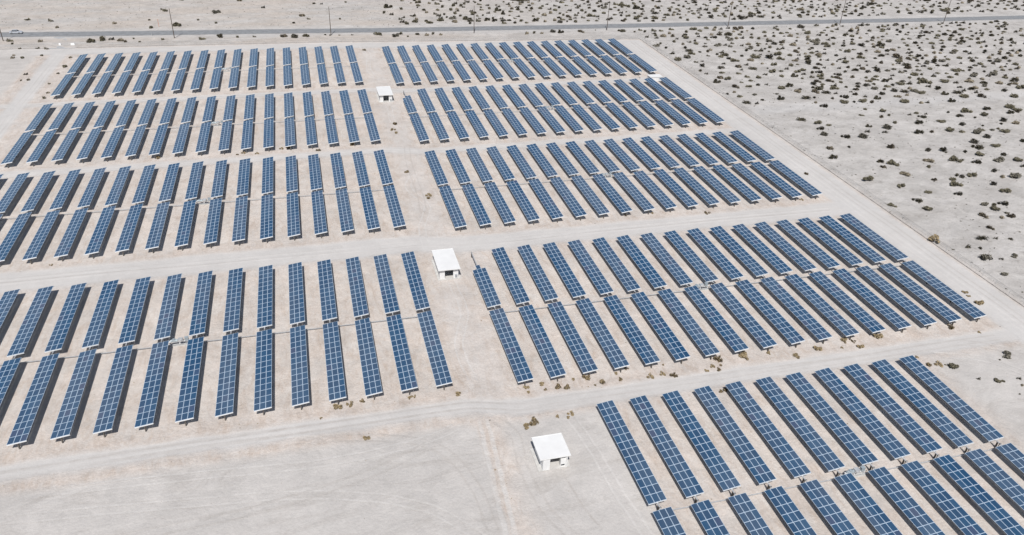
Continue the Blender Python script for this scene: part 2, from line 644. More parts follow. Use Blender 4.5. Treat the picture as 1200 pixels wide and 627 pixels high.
PR = (-.8, .8)
ribbon([(7.2, -38.6), (6.8, -46), (6.2, -56), (5.6, -66), (4.5, -82)], (-.8, .6), .5, 1.6, .016)
ribbon([(-26, -37.2), (-12, -39.5), (-2, -44), (2.5, -54), (3.5, -70)], PR, .26, -.8, .019)
ribbon([(-62, -40.5), (-40, -42), (-20, -43.5), (-4, -42), (5, -38.5)], PR, .26, .8, .022)
ribbon([(-66, -45), (-45, -47), (-22, -50), (-6, -56), (3, -66)], PR, .26, .7, .025)
ribbon([(-50, -52), (-30, -51), (-12, -47), (2, -40.5)], PR, .24, -.7, .028)
ribbon([(9, -39), (11.5, -44), (11.0, -52), (12.5, -62), (17, -70)], PR, .28, -.7, .016)
ribbon([(22, -40), (23.5, -50), (24.5, -62), (27, -78)], PR, .28, .8, .016)
ribbon([(16.8, -54), (17.4, -58), (18.0, -62), (19.5, -67)], (0,), .22, -1, .019)
for sd in range(5):
    R_ = random.Random(90 + sd)
    y_ = (-30, 20, 38, 95, 150)[sd]
    ribbon([(R_.uniform(6.5, 12.5), y_ + k * 12 * (1 if k else .5)) for k in range(5)], PR, .26, R_.choice((-.7, .9)), .016 + .002 * sd)
ribbon([(104, -36.8), (112, -39), (119, -46), (123, -60)], PR, .28, -.8, .016)
ribbon([(100, -40), (110, -44), (116, -54), (118, -66)], PR, .28, .8, .019)

# asphalt road
asph = mat('old_asphalt', (.215, .222, .232), .85, 0, .16, .5)
asph2 = mat('asphalt_shoulder', (.27, .262, .255), .95, 0, .25, 1.0)
xs_ = np.arange(-700, 1300, 5.0)
m_ = sheet('asphalt_road', xs_, (-3.35, -1.1, 1.1, 3.35), None, lambda X, Y: Y + road_y(X), .024)
m_.materials.append(asph)
struct(ob('asphalt_road', m_))
for s in (-1, 1):
    e = np.array((3.35, 3.75, 4.0)) * s
    m_ = sheet('road_shoulder', xs_, sorted(e), None, lambda X, Y: Y + road_y(X) + .22 * np.sin(X * .31) + .15 * np.sin(X * .77), .018)
    m_.materials.append(asph2)
    struct(ob('road_shoulder', m_))
m_ = sheet('gravel_apron', np.arange(-115.5, -105.4, .7), np.arange(207.5, 226, .8), None, None, .014)
for v_ in m_.vertices:
    k = (v_.co.y - 207.5) / 18
    v_.co.x += (v_.co.x + 110.5) * .25 * k + .3 * math.sin(v_.co.y * 1.7)
m_.materials.append(mat('apron_gravel', (.36, .365, .37), .95, 0, .16, 1.6, bump=.5))
struct(ob('gravel_apron', m_))

# ------------------------------------------------------------------ solar trackers
ML, MW = TL / 14, WID / 3


def module_into(mb, cx, cy):
    """an aluminium framed module lying in the table's plane, its glass face up"""
    hx, hy, r, t = MW / 2 - .009, ML / 2 - .010, .046, .040
    o = [(-hx, -hy), (hx, -hy), (hx, hy), (-hx, hy)]
    i_ = [(-hx + r, -hy + r), (hx - r, -hy + r), (hx - r, hy - r), (-hx + r, hy - r)]
    vs = [(cx + a, cy + b, 0) for a, b in o] + [(cx + a, cy + b, 0) for a, b in i_] + [(cx + a, cy + b, -t) for a, b in o]
    fr = [(k, (k + 1) % 4, 4 + (k + 1) % 4, 4 + k) for k in range(4)]
    sd = [(8 + k, 8 + (k + 1) % 4, (k + 1) % 4, k) for k in range(4)]
    mb.add(vs, fr + sd + [(11, 10, 9, 8)], 0)
    g = [(cx + a, cy + b, -.004) for a, b in i_]
    mb.add(g, [(0, 1, 2, 3)], 1)


mb = MB()
module_into(mb, 0, 0)
ME_MODULE = mb.mesh('module', [MAT['frame'], MAT['glass']])


def slots(rows):
    """module centres of a table; rows = modules in each of the three files, counted from its south end"""
    return [((c - 1) * MW, -TL / 2 + ML * (r + .5)) for c in range(3) for r in range(rows[c])]


def modules_mesh(rows):
    mb = MB()
    for cx, cy in slots(rows):
        module_into(mb, cx, cy)
    return mb.mesh('modules', [MAT['frame'], MAT['glass']])


def lattice(cells, xs, ys, z0, z1, name, m_):
    """solid plate made of the True cells of a grid, one connected mesh"""
    nx, ny = len(xs) - 1, len(ys) - 1
    idx, V, Fq = {}, [], []

    def vid(i, j, t):
        k = (i, j, t)
        if k not in idx:
            idx[k] = len(V)
            V.append((xs[i], ys[j], z1 if t else z0))
        return idx[k]

    def on(i, j):
        return 0 <= i < nx and 0 <= j < ny and cells(i, j)

    for i in range(nx):
        for j in range(ny):
            if not on(i, j):
                continue
            Fq.append((vid(i, j, 1), vid(i + 1, j, 1), vid(i + 1, j + 1, 1), vid(i, j + 1, 1)))
            Fq.append((vid(i, j, 0), vid(i, j + 1, 0), vid(i + 1, j + 1, 0), vid(i + 1, j, 0)))
            for (di, dj, a, b) in ((-1, 0, (0, 1), (0, 0)), (1, 0, (1, 0), (1, 1)), (0, -1, (0, 0), (1, 0)), (0, 1, (1, 1), (0, 1))):
                if not on(i + di, j + dj):
                    p, q = (i + a[0], j + a[1]), (i + b[0], j + b[1])
                    Fq.append((vid(*p, 0), vid(*q, 0), vid(*q, 1), vid(*p, 1)))
    me_ = bpy.data.meshes.new(name)
    me_.from_pydata(V, [], Fq)
    me_.materials.append(m_)
    me_.update()
    return me_


def rails_mesh(rows):
    """ladder of stringers and cross purlins under the modules"""
    top = min(rows)
    xs = [-1.40, -.78, -.70, .70, .78, 1.40]
    ys = [-TL / 2 + .12]
    for k in range(1, top):
        ys += [-TL / 2 + ML * k - .04, -TL / 2 + ML * k + .04]
    ys.append(-TL / 2 + ML * top - .12)
    return lattice(lambda i, j: i in (1, 3) or j % 2 == 1, xs, ys, -.15, -.045, 'panel_table', MAT['galv'])


def end_rail_mesh(x0, x1):
    mb = MB()
    mb.box(x0, x1, -.045, .045, -.242, -.043)
    return mb.mesh('end_rail', MAT['galv_white'])


ME_END = end_rail_mesh(-WID / 2, WID / 2)
ME_END_MID = end_rail_mesh(-MW / 2, MW / 2)


def tube_mesh(y0, y1):
    mb = MB()
    mb.tube((0, y0, 0), (0, y1, 0), .11, n=8)
    return mb.mesh('torque_tube', MAT['galv'])


mb = MB()
zt = Z0 - .36
mb.box(-.09, .09, -.11, -.09, 0, zt)
mb.box(-.09, .09, .09, .11, 0, zt)
mb.box(-.012, .012, -.09, .09, 0, zt)
mb.box(-.16, .16, -.12, .12, zt, zt + .06)
ME_POST = mb.mesh('post', MAT['steel_dark'])
mb = MB()
mb.box(-.16, -.10, -.06, .06, .30, zt + .05)
mb.box(-.2, .2, -.06, .06, zt - .06, zt + .2)
mb.box(-.24, -.04, -.07, .07, .24, .38)
ME_ARM = mb.mesh('drive_arm', MAT['steel_dark'])
FULL = (14, 14, 14)
ME_MODS = modules_mesh(FULL)
ME_RAILS = rails_mesh(FULL)
ME_TUBE = tube_mesh(-HALF + .1, HALF - .1)

ORD = ['first', 'second', 'third', 'fourth', 'fifth', 'sixth', 'seventh', 'eighth', 'ninth', 'tenth', 'eleventh', 'twelfth', 'thirteenth',
       'fourteenth', 'fifteenth', 'sixteenth', 'seventeenth', 'eighteenth', 'nineteenth', 'twentieth']
BLK = dict(L1='farthest left block', L2='second farthest left block', L3='second nearest left block', L4='nearest left block',
           R1='farthest right block', R2='second farthest right block', R3='middle right block', R4='second nearest right block', R5='nearest right block')


def tracker(blk, k, x, split):
    gy_ = GY[blk]
    root = bpy.data.objects.new('solar_tracker_row', None)
    COL.objects.link(root)
    root.location = (x, gy_, 0)
    root.empty_display_size = .5
    short = k == 0 and blk in ('R2', 'R4')
    where = 'from the central aisle' if blk != 'R5' else 'from the left'
    lab = 'blue solar panel row, %s %s, in the %s' % (ORD[k], where, BLK[blk])
    if short:
        lab = 'blue solar panel row with shortened stepped far table, first in the %s' % BLK[blk]
    tag(root, lab, 'solar tracker', 'solar panel rows of the %s' % BLK[blk])
    ob('torque_tube', ME_TUBE, root, (0, 0, Z0 - .27))
    for sgn in (-1, 1):
        rows = FULL
        if short and sgn == 1:
            rows = (9, 10, 9) if blk == 'R4' else (9, 10, 10)
        tilt = -TILT + random.uniform(-.012, .012)
        loc = (0, sgn * (GAP / 2 + TL / 2), Z0)
        tb = ob('panel_table', ME_RAILS if rows is FULL else rails_mesh(rows), root, loc, (0, tilt, 0))
        ob('end_rail', ME_END, tb, (0, -TL / 2 + .05, 0))
        if rows is FULL:
            ob('end_rail', ME_END, tb, (0, TL / 2 - .05, 0))
        else:
            ob('end_rail', ME_END_MID, tb, (0, -TL / 2 + ML * max(rows) - .05, 0))
        if split:
            for cx, cy in slots(rows):
                ob('module', ME_MODULE, tb, (cx, cy, 0))
        else:
            q = ob('modules', ME_MODS if rows is FULL else modules_mesh(rows), tb)
            q['kind'] = 'stuff'
    for y in (-HALF + .35, -HALF + .35 + TL / 3, -HALF + .35 + 2 * TL / 3, .30, HALF - .35 - 2 * TL / 3, HALF - .35 - TL / 3, HALF - .35):
        ob('post', ME_POST, root, (0, y, 0))
    ob('drive_arm', ME_ARM, root, (0, -.18, 0))


def in_view(x, y0, y1):
    for yy in np.linspace(y0, y1, 9):
        for dx in (-2.0, 2.6):
            a, b, _ = px((x + dx, yy, 0.8))
            if -6 < a < 1206 and -6 < b < 633:
                return True
    return False


ENDS = {}
for blk, gy_ in GY.items():
    n = 24 if blk in ('L3', 'L4') else 11 if blk == 'R5' else 17
    for k in range(n):
        x = XL - PIT * k if blk[0] == 'L' else (XR5 if blk == 'R5' else XR) + PIT * k
        if not in_view(x, gy_ - HALF, gy_ + HALF):
            continue
        ENDS[blk] = (k, x)
        tracker(blk, k, x, blk in ('L4', 'R4', 'R5'))

# ------------------------------------------------------------------ linkage rods and drive motors
for blk, gy_ in GY.items():
    x0 = XL if blk[0] == 'L' else (XR5 if blk == 'R5' else XR)
    x1 = ENDS[blk][1]
    a, b = min(x0, x1) - .3, max(x0, x1) + .3
    mb = MB()
    mb.box(a, b, -.07, .07, -.06, .06)
    o = ob('drive_linkage_rod', mb.mesh('drive_linkage_rod', MAT['galv']), None, (0, gy_ - .18, .32))
    tag(o, 'long grey linkage rod through the row gaps of the %s' % BLK[blk], 'drive rod', 'tracker linkage rods')
    xm = {'L': XL - PIT * 7.5, 'R': XR + PIT * 7.5}[blk[0]] if blk != 'R5' else XR5 + PIT * 5.5
    u = bpy.data.objects.new('drive_motor_unit', None)
    COL.objects.link(u)
    u.location = (xm, gy_ + .1, 0)
    u.scale = (1.25, 1.15, 1.1)
    tag(u, 'grey tracker drive motor unit between two rows of the %s' % BLK[blk], 'drive motor', 'tracker drive motors')
    mb = MB()
    mb.box(-1.55, 1.55, -.45, .45, 0, .12)
    ob('base_slab', mb.mesh('base_slab', MAT['concrete']), u)
    mb = MB()
    mb.box(-1.5, 1.5, -.16, .16, .72, .86)
    mb.box(-1.5, -1.36, -.12, .12, .12, .72)
    mb.box(-.1, .04, -.12, .12, .12, .72)
    mb.box(1.36, 1.5, -.12, .12, .12, .72)
    ob('beam', mb.mesh('beam', MAT['galv_white']), u)
    mb = MB()
    mb.tube((-1.2, 0, 1.0), (-.25, 0, 1.0), .24, n=12)
    mb.tube((-1.35, 0, 1.0), (-1.2, 0, 1.0), .15, n=10)
    mb.box(-.98, -.62, -.2, .2, 1.2, 1.36)
    ob('motor', mb.mesh('motor', MAT['motor']), u)
    mb = MB()
    mb.box(-.2, .5, -.3, .3, .86, 1.32)
    mb.tube((.15, -.42, 1.05), (.15, .42, 1.05), .2, n=10)
    ob('gearbox', mb.mesh('gearbox', MAT['galv']), u)
    mb = MB()
    mb.box(.8, 1.3, -.22, .22, .86, 1.45)
    mb.box(.77, 1.33, -.25, .25, 1.45, 1.5)
    ob('control_box', mb.mesh('control_box', MAT['motor']), u)
    mb = MB()
    mb.tube((.5, 0, .98), (1.9, 0, .5), .06, n=6)
    ob('ram', mb.mesh('ram', MAT['steel_dark']), u)


# ------------------------------------------------------------------ inverter huts
def hut(x0, x1, y0, y1, h, label, small=False):
    cx, cy = (x0 + x1) / 2, y0
    r = bpy.data.objects.new('inverter_hut', None)
    COL.objects.link(r)
    r.location = (cx, cy, 0)
    tag(r, label, 'hut', 'white inverter huts')
    W_, D_ = x1 - x0, y1 - y0
    a, b = -W_ / 2, W_ / 2
    mb = MB()
    mb.box(a - .1, b + .1, .1, D_ + .1, -.05, .12)
    ob('concrete_pad', mb.mesh('concrete_pad', MAT['concrete']), r)
    mb = MB()
    mb.box(a, b, 0, D_, h - .16, h)
    rf = ob('roof', mb.mesh('roof', MAT['roof']), r)
    mb = MB()
    mb.box(a + .02, b - .02, .02, .12, h, h + .05)
    mb.box(a + .02, b - .02, D_ - .12, D_ - .02, h, h + .05)
    mb.box(a + .02, a + .12, .12, D_ - .12, h, h + .05)
    mb.box(b - .12, b - .02, .12, D_ - .12, h, h + .05)
    ob('parapet', mb.mesh('parapet', MAT['roof']), rf)
    zt_ = h - .162
    f = .55 if not small else .12        # set-back of the front wall under the roof
    i_ = .6 if small else .4

    def wall(nm, *bx):
        mb_ = MB()
        mb_.box(*bx)
        return ob(nm, mb_.mesh(nm, MAT['white']), r)

    wall('wall', a + i_, a + i_ + .16, f + .2, D_ - .4, .12, zt_)
    wall('wall', b - i_ - .16, b - i_, f + .2, D_ - .4, .12, zt_)
    wall('wall', a + i_ + .17, b - i_ - .17, D_ - .56, D_ - .4, .12, zt_)
    wall('front_panel', a + i_ - .01, a + i_ + 1.15, f, f + .19, .12, zt_)
    if small:
        mb = MB()
        mb.box(b - 1.55, b - .75, .35, .95, .12, 1.75)
        cb = ob('control_cabinet', mb.mesh('control_cabinet', MAT['white']), r)
        mb = MB()
        mb.box(b - 1.45, b - .85, .335, .349, .35, .62)
        ob('vent', mb.mesh('vent', MAT['louvre']), cb)
        wall('corner_post', b - i_ - .05, b - i_ + .1, .12, .27, .12, zt_)
    else:
        wall('front_panel', b - i_ - 1.15, b - i_ + .01, f, f + .19, .12, zt_)
        mb = MB()
        mb.box(b - i_ - .75, b - i_ - .25, f - .25, f - .003, .5, 1.0)
        ob('junction_box', mb.mesh('junction_box', MAT['cabinet']), r)
        mb = MB()
        mb.box(a + 1.7, b - 1.7, f - .5, f + .3, -.02, .16)
        ob('door_step', mb.mesh('door_step', MAT['concrete']), r)
    mb = MB()
    mb.box(a + 1.05, b - 1.05, 2.3, 3.6, .12, 2.05)
    iv = ob('inverter_cabinet', mb.mesh('inverter_cabinet', MAT['cabinet']), r)
    for k in range(5):
        mb = MB()
        mb.box(a + 1.25, b - 1.25, 2.27, 2.299, .4 + k * .3, .58 + k * .3)
        ob('louvre', mb.mesh('louvre', MAT['louvre']), iv)
    mb = MB()                                   # ventilation grille on the west wall
    mb.box(a + i_ - .03, a + i_ - .002, D_ * .3, D_ * .72, 1.2, 1.9)
    ob('side_grille', mb.mesh('side_grille', MAT['louvre']), r)
    return r


hut(7.05, 12.05, 125.0, 134.4, 2.7, 'small-looking far white hut with open front, between the two farthest left blocks')
hut(7.25, 12.25, 6.7, 15.9, 2.7, 'long flat-roofed white hut in the central aisle, in the middle of the photo')
hut(13.2, 18.4, -53.1, -47.85, 2.7, 'square white-roofed hut on bare sand, nearest to the camera', True)


def shed():
    r = bpy.data.objects.new('equipment_shed', None)
    COL.objects.link(r)
    r.location = (115.4, 133.6, 0)
    tag(r, 'low white shed behind the right end of the second farthest right block', 'shed')
    mb = MB()
    mb.box(-2.5, 2.5, .15, 3.2, 0, 1.62)
    ob('wall', mb.mesh('wall', MAT['white']), r)
    mb = MB()
    mb.box(-2.65, 2.65, 0, 3.4, 1.62, 1.75)
    ob('roof', mb.mesh('roof', MAT['roof']), r)
    mb = MB()
    mb.box(-2.54, -2.503, .9, 2.1, .2, 1.5)
    ob('door', mb.mesh('door', MAT['cabinet']), r)


shed()
# weather mast beside the shed
g = at(750.5, 93.5)
r = bpy.data.objects.new('weather_mast', None)
COL.objects.link(r)
r.location = (g.x, g.y, 0)
tag(r, 'thin pale instrument mast in the gap left of the low white shed', 'mast')
mb = MB()
mb.tube((0, 0, 0), (0, 0, 4.4), .055, .045, 8)
ob('mast_pole', mb.mesh('mast_pole', MAT['galv_white']), r)
mb = MB()
mb.box(-.5, .5, -.03, .03, 4.1, 4.16)
mb.tube((.45, 0, 4.16), (.45, 0, 4.5), .05, n=6)
mb.tube((-.45, 0, 4.16), (-.45, 0, 4.4), .08, n=8)
ob('sensor_arm', mb.mesh('sensor_arm', MAT['motor']), r)
mb = MB()
mb.box(-.2, .2, -.2, -.06, 3.2, 3.8)
ob('logger_box', mb.mesh('logger_box', MAT['motor']), r)

# ------------------------------------------------------------------ utility poles along the road
names = ['leftmost utility pole, cut by the left edge, beside the white car', 'tall brown utility pole beside the road, above the farthest left block, second from left',
         'dark utility pole beside the road, third from the left', 'dark utility pole beside the road, fourth from the left, above the farthest right block',
         'thin utility pole beside the road, fifth from the left', 'thin utility pole beside the road, sixth from the left',
         'thin utility pole beside the road, second from the right', 'rightmost thin utility pole beside the road']
for (qx, qy), lab in zip([(4, 48.5), (204.5, 45), (388, 41.5), (555.5, 39), (711, 35.5), (853, 31.5), (984, 29), (1105.5, 27)], names):
    g = at(qx, qy)
    r = bpy.data.objects.new('utility_pole', None)
    COL.objects.link(r)
    r.location = (g.x, g.y, zat(g.x, g.y) - .05)
    r.rotation_euler = (random.uniform(-.01, .01), random.uniform(-.012, .012), 0)
    tag(r, lab, 'utility pole', 'utility poles along the road')
    mb = MB()
    mb.tube((0, 0, 0), (0, 0, 12.2), .17, .11, 10)
    ob('pole', mb.mesh('pole', MAT['wood']), r)
    mb = MB()
    mb.tube((0, 0, 12.2), (0, 0, 12.32), .03, n=6)
    mb.tube((0, 0, 12.3), (0, 0, 12.52), .09, .06, 8)
    ob('insulator', mb.mesh('insulator', MAT['ceramic']), r)
    mb = MB()
    mb.box(-.05, .05, -.28, -.13, 11.2, 11.5)
    ob('bracket', mb.mesh('bracket', MAT['steel_dark']), r)


# ------------------------------------------------------------------ fences
def fence_mesh_mat():
    m = mat('chain_link_wire', (.22, .22, .22), .6, .4)
    n, l = m.node_tree.nodes, m.node_tree.links
    t = n.new('ShaderNodeBsdfTransparent')
    mx = n.new('ShaderNodeMixShader')
    mx.inputs[0].default_value = .085
    l.new(t.outputs[0], mx.inputs[1])
    l.new(n['Principled BSDF'].outputs[0], mx.inputs[2])
    l.new(mx.outputs[0], n['Material Output'].inputs[0])
    return m


MAT['chain'] = fence_mesh_mat()
mb = MB()
mb.tube((0, 0, -.1), (0, 0, 1.85), .035, n=6)
ME_FPOST = mb.mesh('fence_post', MAT['galv'])


def fence(label, pts, step):
    r = bpy.data.objects.new('chain_link_fence', None)
    COL.objects.link(r)
    r.location = (pts[0][0], pts[0][1], 0)
    tag(r, label, 'fence', 'perimeter fence')
    P = []
    for (a, b) in zip(pts[:-1], pts[1:]):
        n = max(1, int(round(math.dist(a, b) / step)))
        P += [(a[0] + (b[0] - a[0]) * i / n, a[1] + (b[1] - a[1]) * i / n) for i in range(n)]
    P.append(pts[-1])
    o = pts[0]
    L = [Vector((p[0] - o[0], p[1] - o[1], zat(*p))) for p in P]
    for p in L:
        ob('fence_post', ME_FPOST, r, p)
    mb, mw = MB(), MB()
    for a, b in zip(L[:-1], L[1:]):
        z = Vector((0, 0, 1))
        mb.add([a + z * .05, b + z * .05, b + z * 1.78, a + z * 1.78], [(0, 1, 2, 3)])
        for h, rr in ((1.8, .016), (.9, .010), (.08, .035)):
            mw.tube(a + z * h, b + z * h, rr, n=5)
    ob('chain_mesh', mb.mesh('chain_mesh', MAT['chain']), r)
    ob('rail', mw.mesh('rail', MAT['steel_dark']), r)


fence('long wire fence between the right perimeter track and the open scrub', [(133.2, 192.9), (132.9, 32), (132.5, -45), (132.2, -75)], 4.0)
fence('low-contrast wire fence between the road and the far ends of the blocks', [(-105.2, float(fence_y(-105.2))), (-5, 204.6), (133.0, 193.1)], 4.5)
fence('short wire fence at the far left corner, left of the gate', [(-170, 211.3), (-133, 209.1), (-116.2, float(fence_y(-116.2)))], 4.5)

# gate barriers and marker posts
for (qx, qy, sx, lab) in ((70.5, 53, .40, 'smaller white barrier block on the gravel apron, left one'), (85.6, 52.9, .75, 'larger white barrier block on the gravel apron, right one')):
    g = at(qx, qy)
    mb = MB()
    mb.add([(-sx, -.35, 0), (sx, -.35, 0), (sx, .35, 0), (-sx, .35, 0), (-sx * .92, -.14, .85), (sx * .92, -.14, .85), (sx * .92, .14, .85), (-sx * .92, .14, .85)],
           [(0, 3, 2, 1), (4, 5, 6, 7), (0, 1, 5, 4), (1, 2, 6, 5), (2, 3, 7, 6), (3, 0, 4, 7)])
    mb.box(-sx * .98, sx * .98, -.38, .38, -.02, .14)
    tag(ob('barrier_block', mb.mesh('barrier_block', MAT['white']), None, (g.x, g.y, .015), (0, 0, -.05)), lab, 'barrier', 'gate barriers')
for (qx, qy, h, m_, lab) in ((186.5, 32, 3.2, 'orange', 'thin orange marker post beyond the road'), (178, 42, 2.4, 'galv', 'thin grey marker post on the near side of the road')):
    g = at(qx, qy)
    r = bpy.data.objects.new('marker_post', None)
    COL.objects.link(r)
    r.location = (g.x, g.y, zat(g.x, g.y))
    tag(r, lab, 'marker post', 'roadside marker posts')
    mb = MB()
    mb.tube((0, 0, -.1), (0, 0, h), .07, n=8)
    ob('post', mb.mesh('post', MAT[m_]), r)
    mb = MB()
    mb.tube((0, 0, h), (0, 0, h + .12), .095, .04, 8)
    ob('cap', mb.mesh('cap', MAT[m_]), r)


# ------------------------------------------------------------------ car
def car(x, y, rz):
    r = bpy.data.objects.new('car', None)
    COL.objects.link(r)
    r.location = (x, y, .026)
    r.rotation_euler = (0, 0, rz)
    tag(r, 'white car driving on the road at the far left', 'car')
    prof = [(-2.45, .32), (-2.5, .62), (-2.42, .92), (-1.75, 1.0), (-1.0, 1.02), (1.05, 1.0), (2.1, .88), (2.42, .70), (2.46, .40), (2.3, .30)]
    sec = ((-.90, .88, .05), (-.78, 1.0, 0), (.78, 1.0, 0), (.90, .88, .05))
    mb = MB()
    n = len(prof)
    vs = []
    for yy, s, dz in sec:
        vs += [(px_ * (1 if s == 1.0 else .985), yy, z * s + dz * .5) for px_, z in prof]
    fs = []
    for j in range(3):
        for k in range(n):
            a, b = j * n + k, j * n + (k + 1) % n
            fs.append((a, b, b + n, a + n))
    fs += [tuple(range(n)), tuple(range(4 * n - 1, 3 * n - 1, -1))]
    mb.add(vs, fs)
    body = ob('body', mb.mesh('body', MAT['carwhite']), r)
    mb = MB()
    mb.add([(-1.75, -.76, .99), (1.1, -.76, .99), (1.1, .76, .99), (-1.75, .76, .99), (-1.15, -.62, 1.46), (.35, -.62, 1.46), (.35, .62, 1.46), (-1.15, .62, 1.46)],
           [(4, 5, 6, 7), (0, 1, 5, 4), (1, 2, 6, 5), (2, 3, 7, 6), (3, 0, 4, 7)])
    ob('cabin_glass', mb.mesh('cabin_glass', MAT['carglass']), r)
    mb = MB()
    mb.box(-1.2, .38, -.62, .62, 1.45, 1.5)
    for s in (-1, 1):
        mb.tube((-1.2, s * .62, 1.47), (-1.8, s * .77, 1.0), .05, n=6)
        mb.tube((.36, s * .62, 1.47), (1.12, s * .77, 1.0), .045, n=6)
        mb.tube((-.35, s * .635, 1.46), (-.35, s * .77, 1.0), .045, n=6)
    ob('roof', mb.mesh('roof', MAT['carwhite']), r)
    for sx in (-1.5, 1.45):
        for s in (-1, 1):
            mb = MB()
            mb.tube((0, -.11, 0), (0, .11, 0), .33, n=14)
            wh = ob('wheel', mb.mesh('wheel', MAT['tyre']), r, (sx, s * .83, .33))
            mb = MB()
            mb.tube((0, s * .10, 0), (0, s * .125, 0), .2, n=10)
            ob('rim', mb.mesh('rim', MAT['rim']), wh)
    for s in (-1, 1):
        mb = MB()
        mb.box(2.33, 2.47, s * .68 - .14, s * .68 + .14, .58, .74)
        ob('headlight', mb.mesh('headlight', MAT['lamp']), body)
        mb = MB()
        mb.box(-2.52, -2.4, s * .68 - .15, s * .68 + .15, .66, .82)
        ob('tail_light', mb.mesh('tail_light', MAT['redlamp']), body)


g = at(19, 39.6)
car(g.x, float(road_y(g.x)) + 1.75, math.atan2(float(road_y(g.x + 5) - road_y(g.x - 5)), 10))


# ------------------------------------------------------------------ bushes
def bush_mesh(name, leafmat, seed, leaves, twigs, h=.42, flat=.75, size=.095):
    """a wiry desert shrub one metre across: leaf sprigs on clumps carried by bare stems"""
    R = random.Random(seed)
    mb = MB()
    clumps = []
    for i in range(R.randint(5, 8)):
        a, d = R.uniform(0, 6.28), R.uniform(.05, .36)
        clumps.append((math.cos(a) * d, math.sin(a) * d * flat, h * R.uniform(.35, .78) * (1 - d * .8), R.uniform(.10, .2)))
    for c in clumps[:twigs]:
        mb.tube((c[0] * .12, c[1] * .12, -.02), (c[0], c[1], c[2]), .014, .006, 3, 1)
    for i in range(leaves):
        c = R.choice(clumps)
        while True:
            p = Vector((R.uniform(-1, 1), R.uniform(-1, 1), R.uniform(-1, 1)))
            if .25 < p.length < 1:
                break
        q = Vector((c[0] + p.x * c[3], c[1] + p.y * c[3], max(.015, c[2] + p.z * c[3] * .9 - .05)))
        u = Vector((R.gauss(0, 1), R.gauss(0, 1), R.gauss(0, 1))).normalized()
        t = u.orthogonal().normalized()
        s = size * R.uniform(.55, 1.3)
        mb.add([q - u * s, q + t * s * .55, q + u * s, q - t * s * .5], [(0, 1, 2, 3)], 0)
    if R.random() < .8:
        for i in range(5):                     # a few bare sticks above the crown
            c = R.choice(clumps)
            a = Vector(c[:3])
            b = a + Vector((R.uniform(-.16, .16), R.uniform(-.12, .12), R.uniform(.12, .24)))
            mb.tube(a, b, .009, .005, 3, 1)
    return mb.mesh(name, [leafmat, MAT['twig']])


DARK = [bush_mesh('desert_bush', (MAT['bush'], MAT['bush'], MAT['bushgrey'], MAT['bush'], MAT['bushdry'])[i % 5], 40 + i, 260, 6, .40 + .05 * (i % 3), .52 + .06 * (i % 4)) for i in range(10)]
TAN = [bush_mesh('dry_bush', MAT['bushtan'], 80 + i, 340, 4, .46, .95, .085) for i in range(4)]
LOWD = [bush_mesh('low_scrub', (MAT['bush'], MAT['bush'], MAT['bushgrey'], MAT['bush'], MAT['bushdry'])[i % 5], 120 + i, 60, 2, .40, .5, .16) for i in range(5)]
TINY = [bush_mesh('tiny_scrub', MAT['bushgrey'], 150 + i, 16, 0, .3, .7, .22) for i in range(3)]

Z4, ZE = 3.993, 4.788
LIST = []                                       # (px, py, width in px, kind)


def addl(ox, oy, s, pts, kind):
    for (a, b, c) in pts:
        LIST.append((ox + a / s, oy + b / s, c, kind))


addl(950, 130, ZE, [(278, 27, 7), (395, 38, 8), (438, 30, 6), (470, 72, 8), (40, 75, 11), (98, 84, 8), (322, 88, 9), (318, 122, 8), (425, 100, 11), (415, 125, 8),
    (290, 150, 15), (605, 70, 11), (553, 25, 6), (590, 18, 7), (625, 38, 9), (645, 20, 5), (770, 12, 6), (730, 65, 9), (605, 125, 12), (677, 122, 8), (778, 118, 11),
    (835, 32, 9), (848, 80, 10), (843, 122, 7), (870, 8, 11), (922, 40, 6), (972, 30, 9), (965, 85, 6), (1018, 110, 7), (1050, 104, 6), (1088, 122, 10), (1075, 58, 9),
    (1068, 75, 7), (1150, 72, 9), (1118, 15, 9), (1158, 8, 8), (935, 132, 12), (985, 150, 9), (945, 112, 8), (1185, 170, 9), (1035, 203, 9), (912, 180, 10), (935, 212, 11),
    (445, 212, 12), (100, 215, 10), (125, 268, 12), (657, 225, 10), (740, 230, 10), (865, 232, 8), (945, 252, 12), (930, 293, 11), (1080, 250, 8), (1058, 283, 12),
    (1160, 282, 14), (1190, 315, 8), (390, 290, 9), (402, 320, 9), (460, 302, 12), (663, 287, 14), (660, 320, 8), (808, 283, 13), (852, 280, 6), (532, 362, 13),
    (1027, 343, 9), (690, 392, 9), (820, 365, 8), (848, 375, 9), (910, 370, 12), (795, 390, 9), (812, 420, 12), (1075, 377, 8), (1147, 380, 15), (320, 395, 14),
    (512, 428, 10), (657, 462, 9), (828, 472, 10), (1020, 415, 9), (1090, 460, 16), (455, 535, 10), (598, 508, 11), (655, 558, 12), (978, 532, 10), (1032, 557, 13),
    (1080, 527, 11), (1030, 535, 8), (962, 593, 12), (1072, 603, 8), (1120, 600, 12), (1100, 578, 7)], 'east')
addl(1000, 260, 5.97, [(953, 48, 9), (900, 122, 12), (995, 122, 6), (1100, 125, 7), (885, 188, 8), (803, 180, 8), (915, 262, 20), (1035, 265, 7), (1125, 245, 10), (1060, 378, 9),
    (695, 200, 3)], 'east')
addl(1000, 260, 5.97, [(575, 138, 12), (785, 497, 5), (808, 522, 4), (885, 574, 8)], 'tan')
addl(900, 314, Z4, [(850, 278, 7), (435, 372, 7), (235, 383, 8), (127, 412, 7), (345, 374, 3), (400, 345, 5), (360, 342, 7), (518, 325, 9), (5, 400, 5), (695, 418, 3),
    (755, 459, 6), (797, 452, 7), (990, 302, 3)], 'tan')
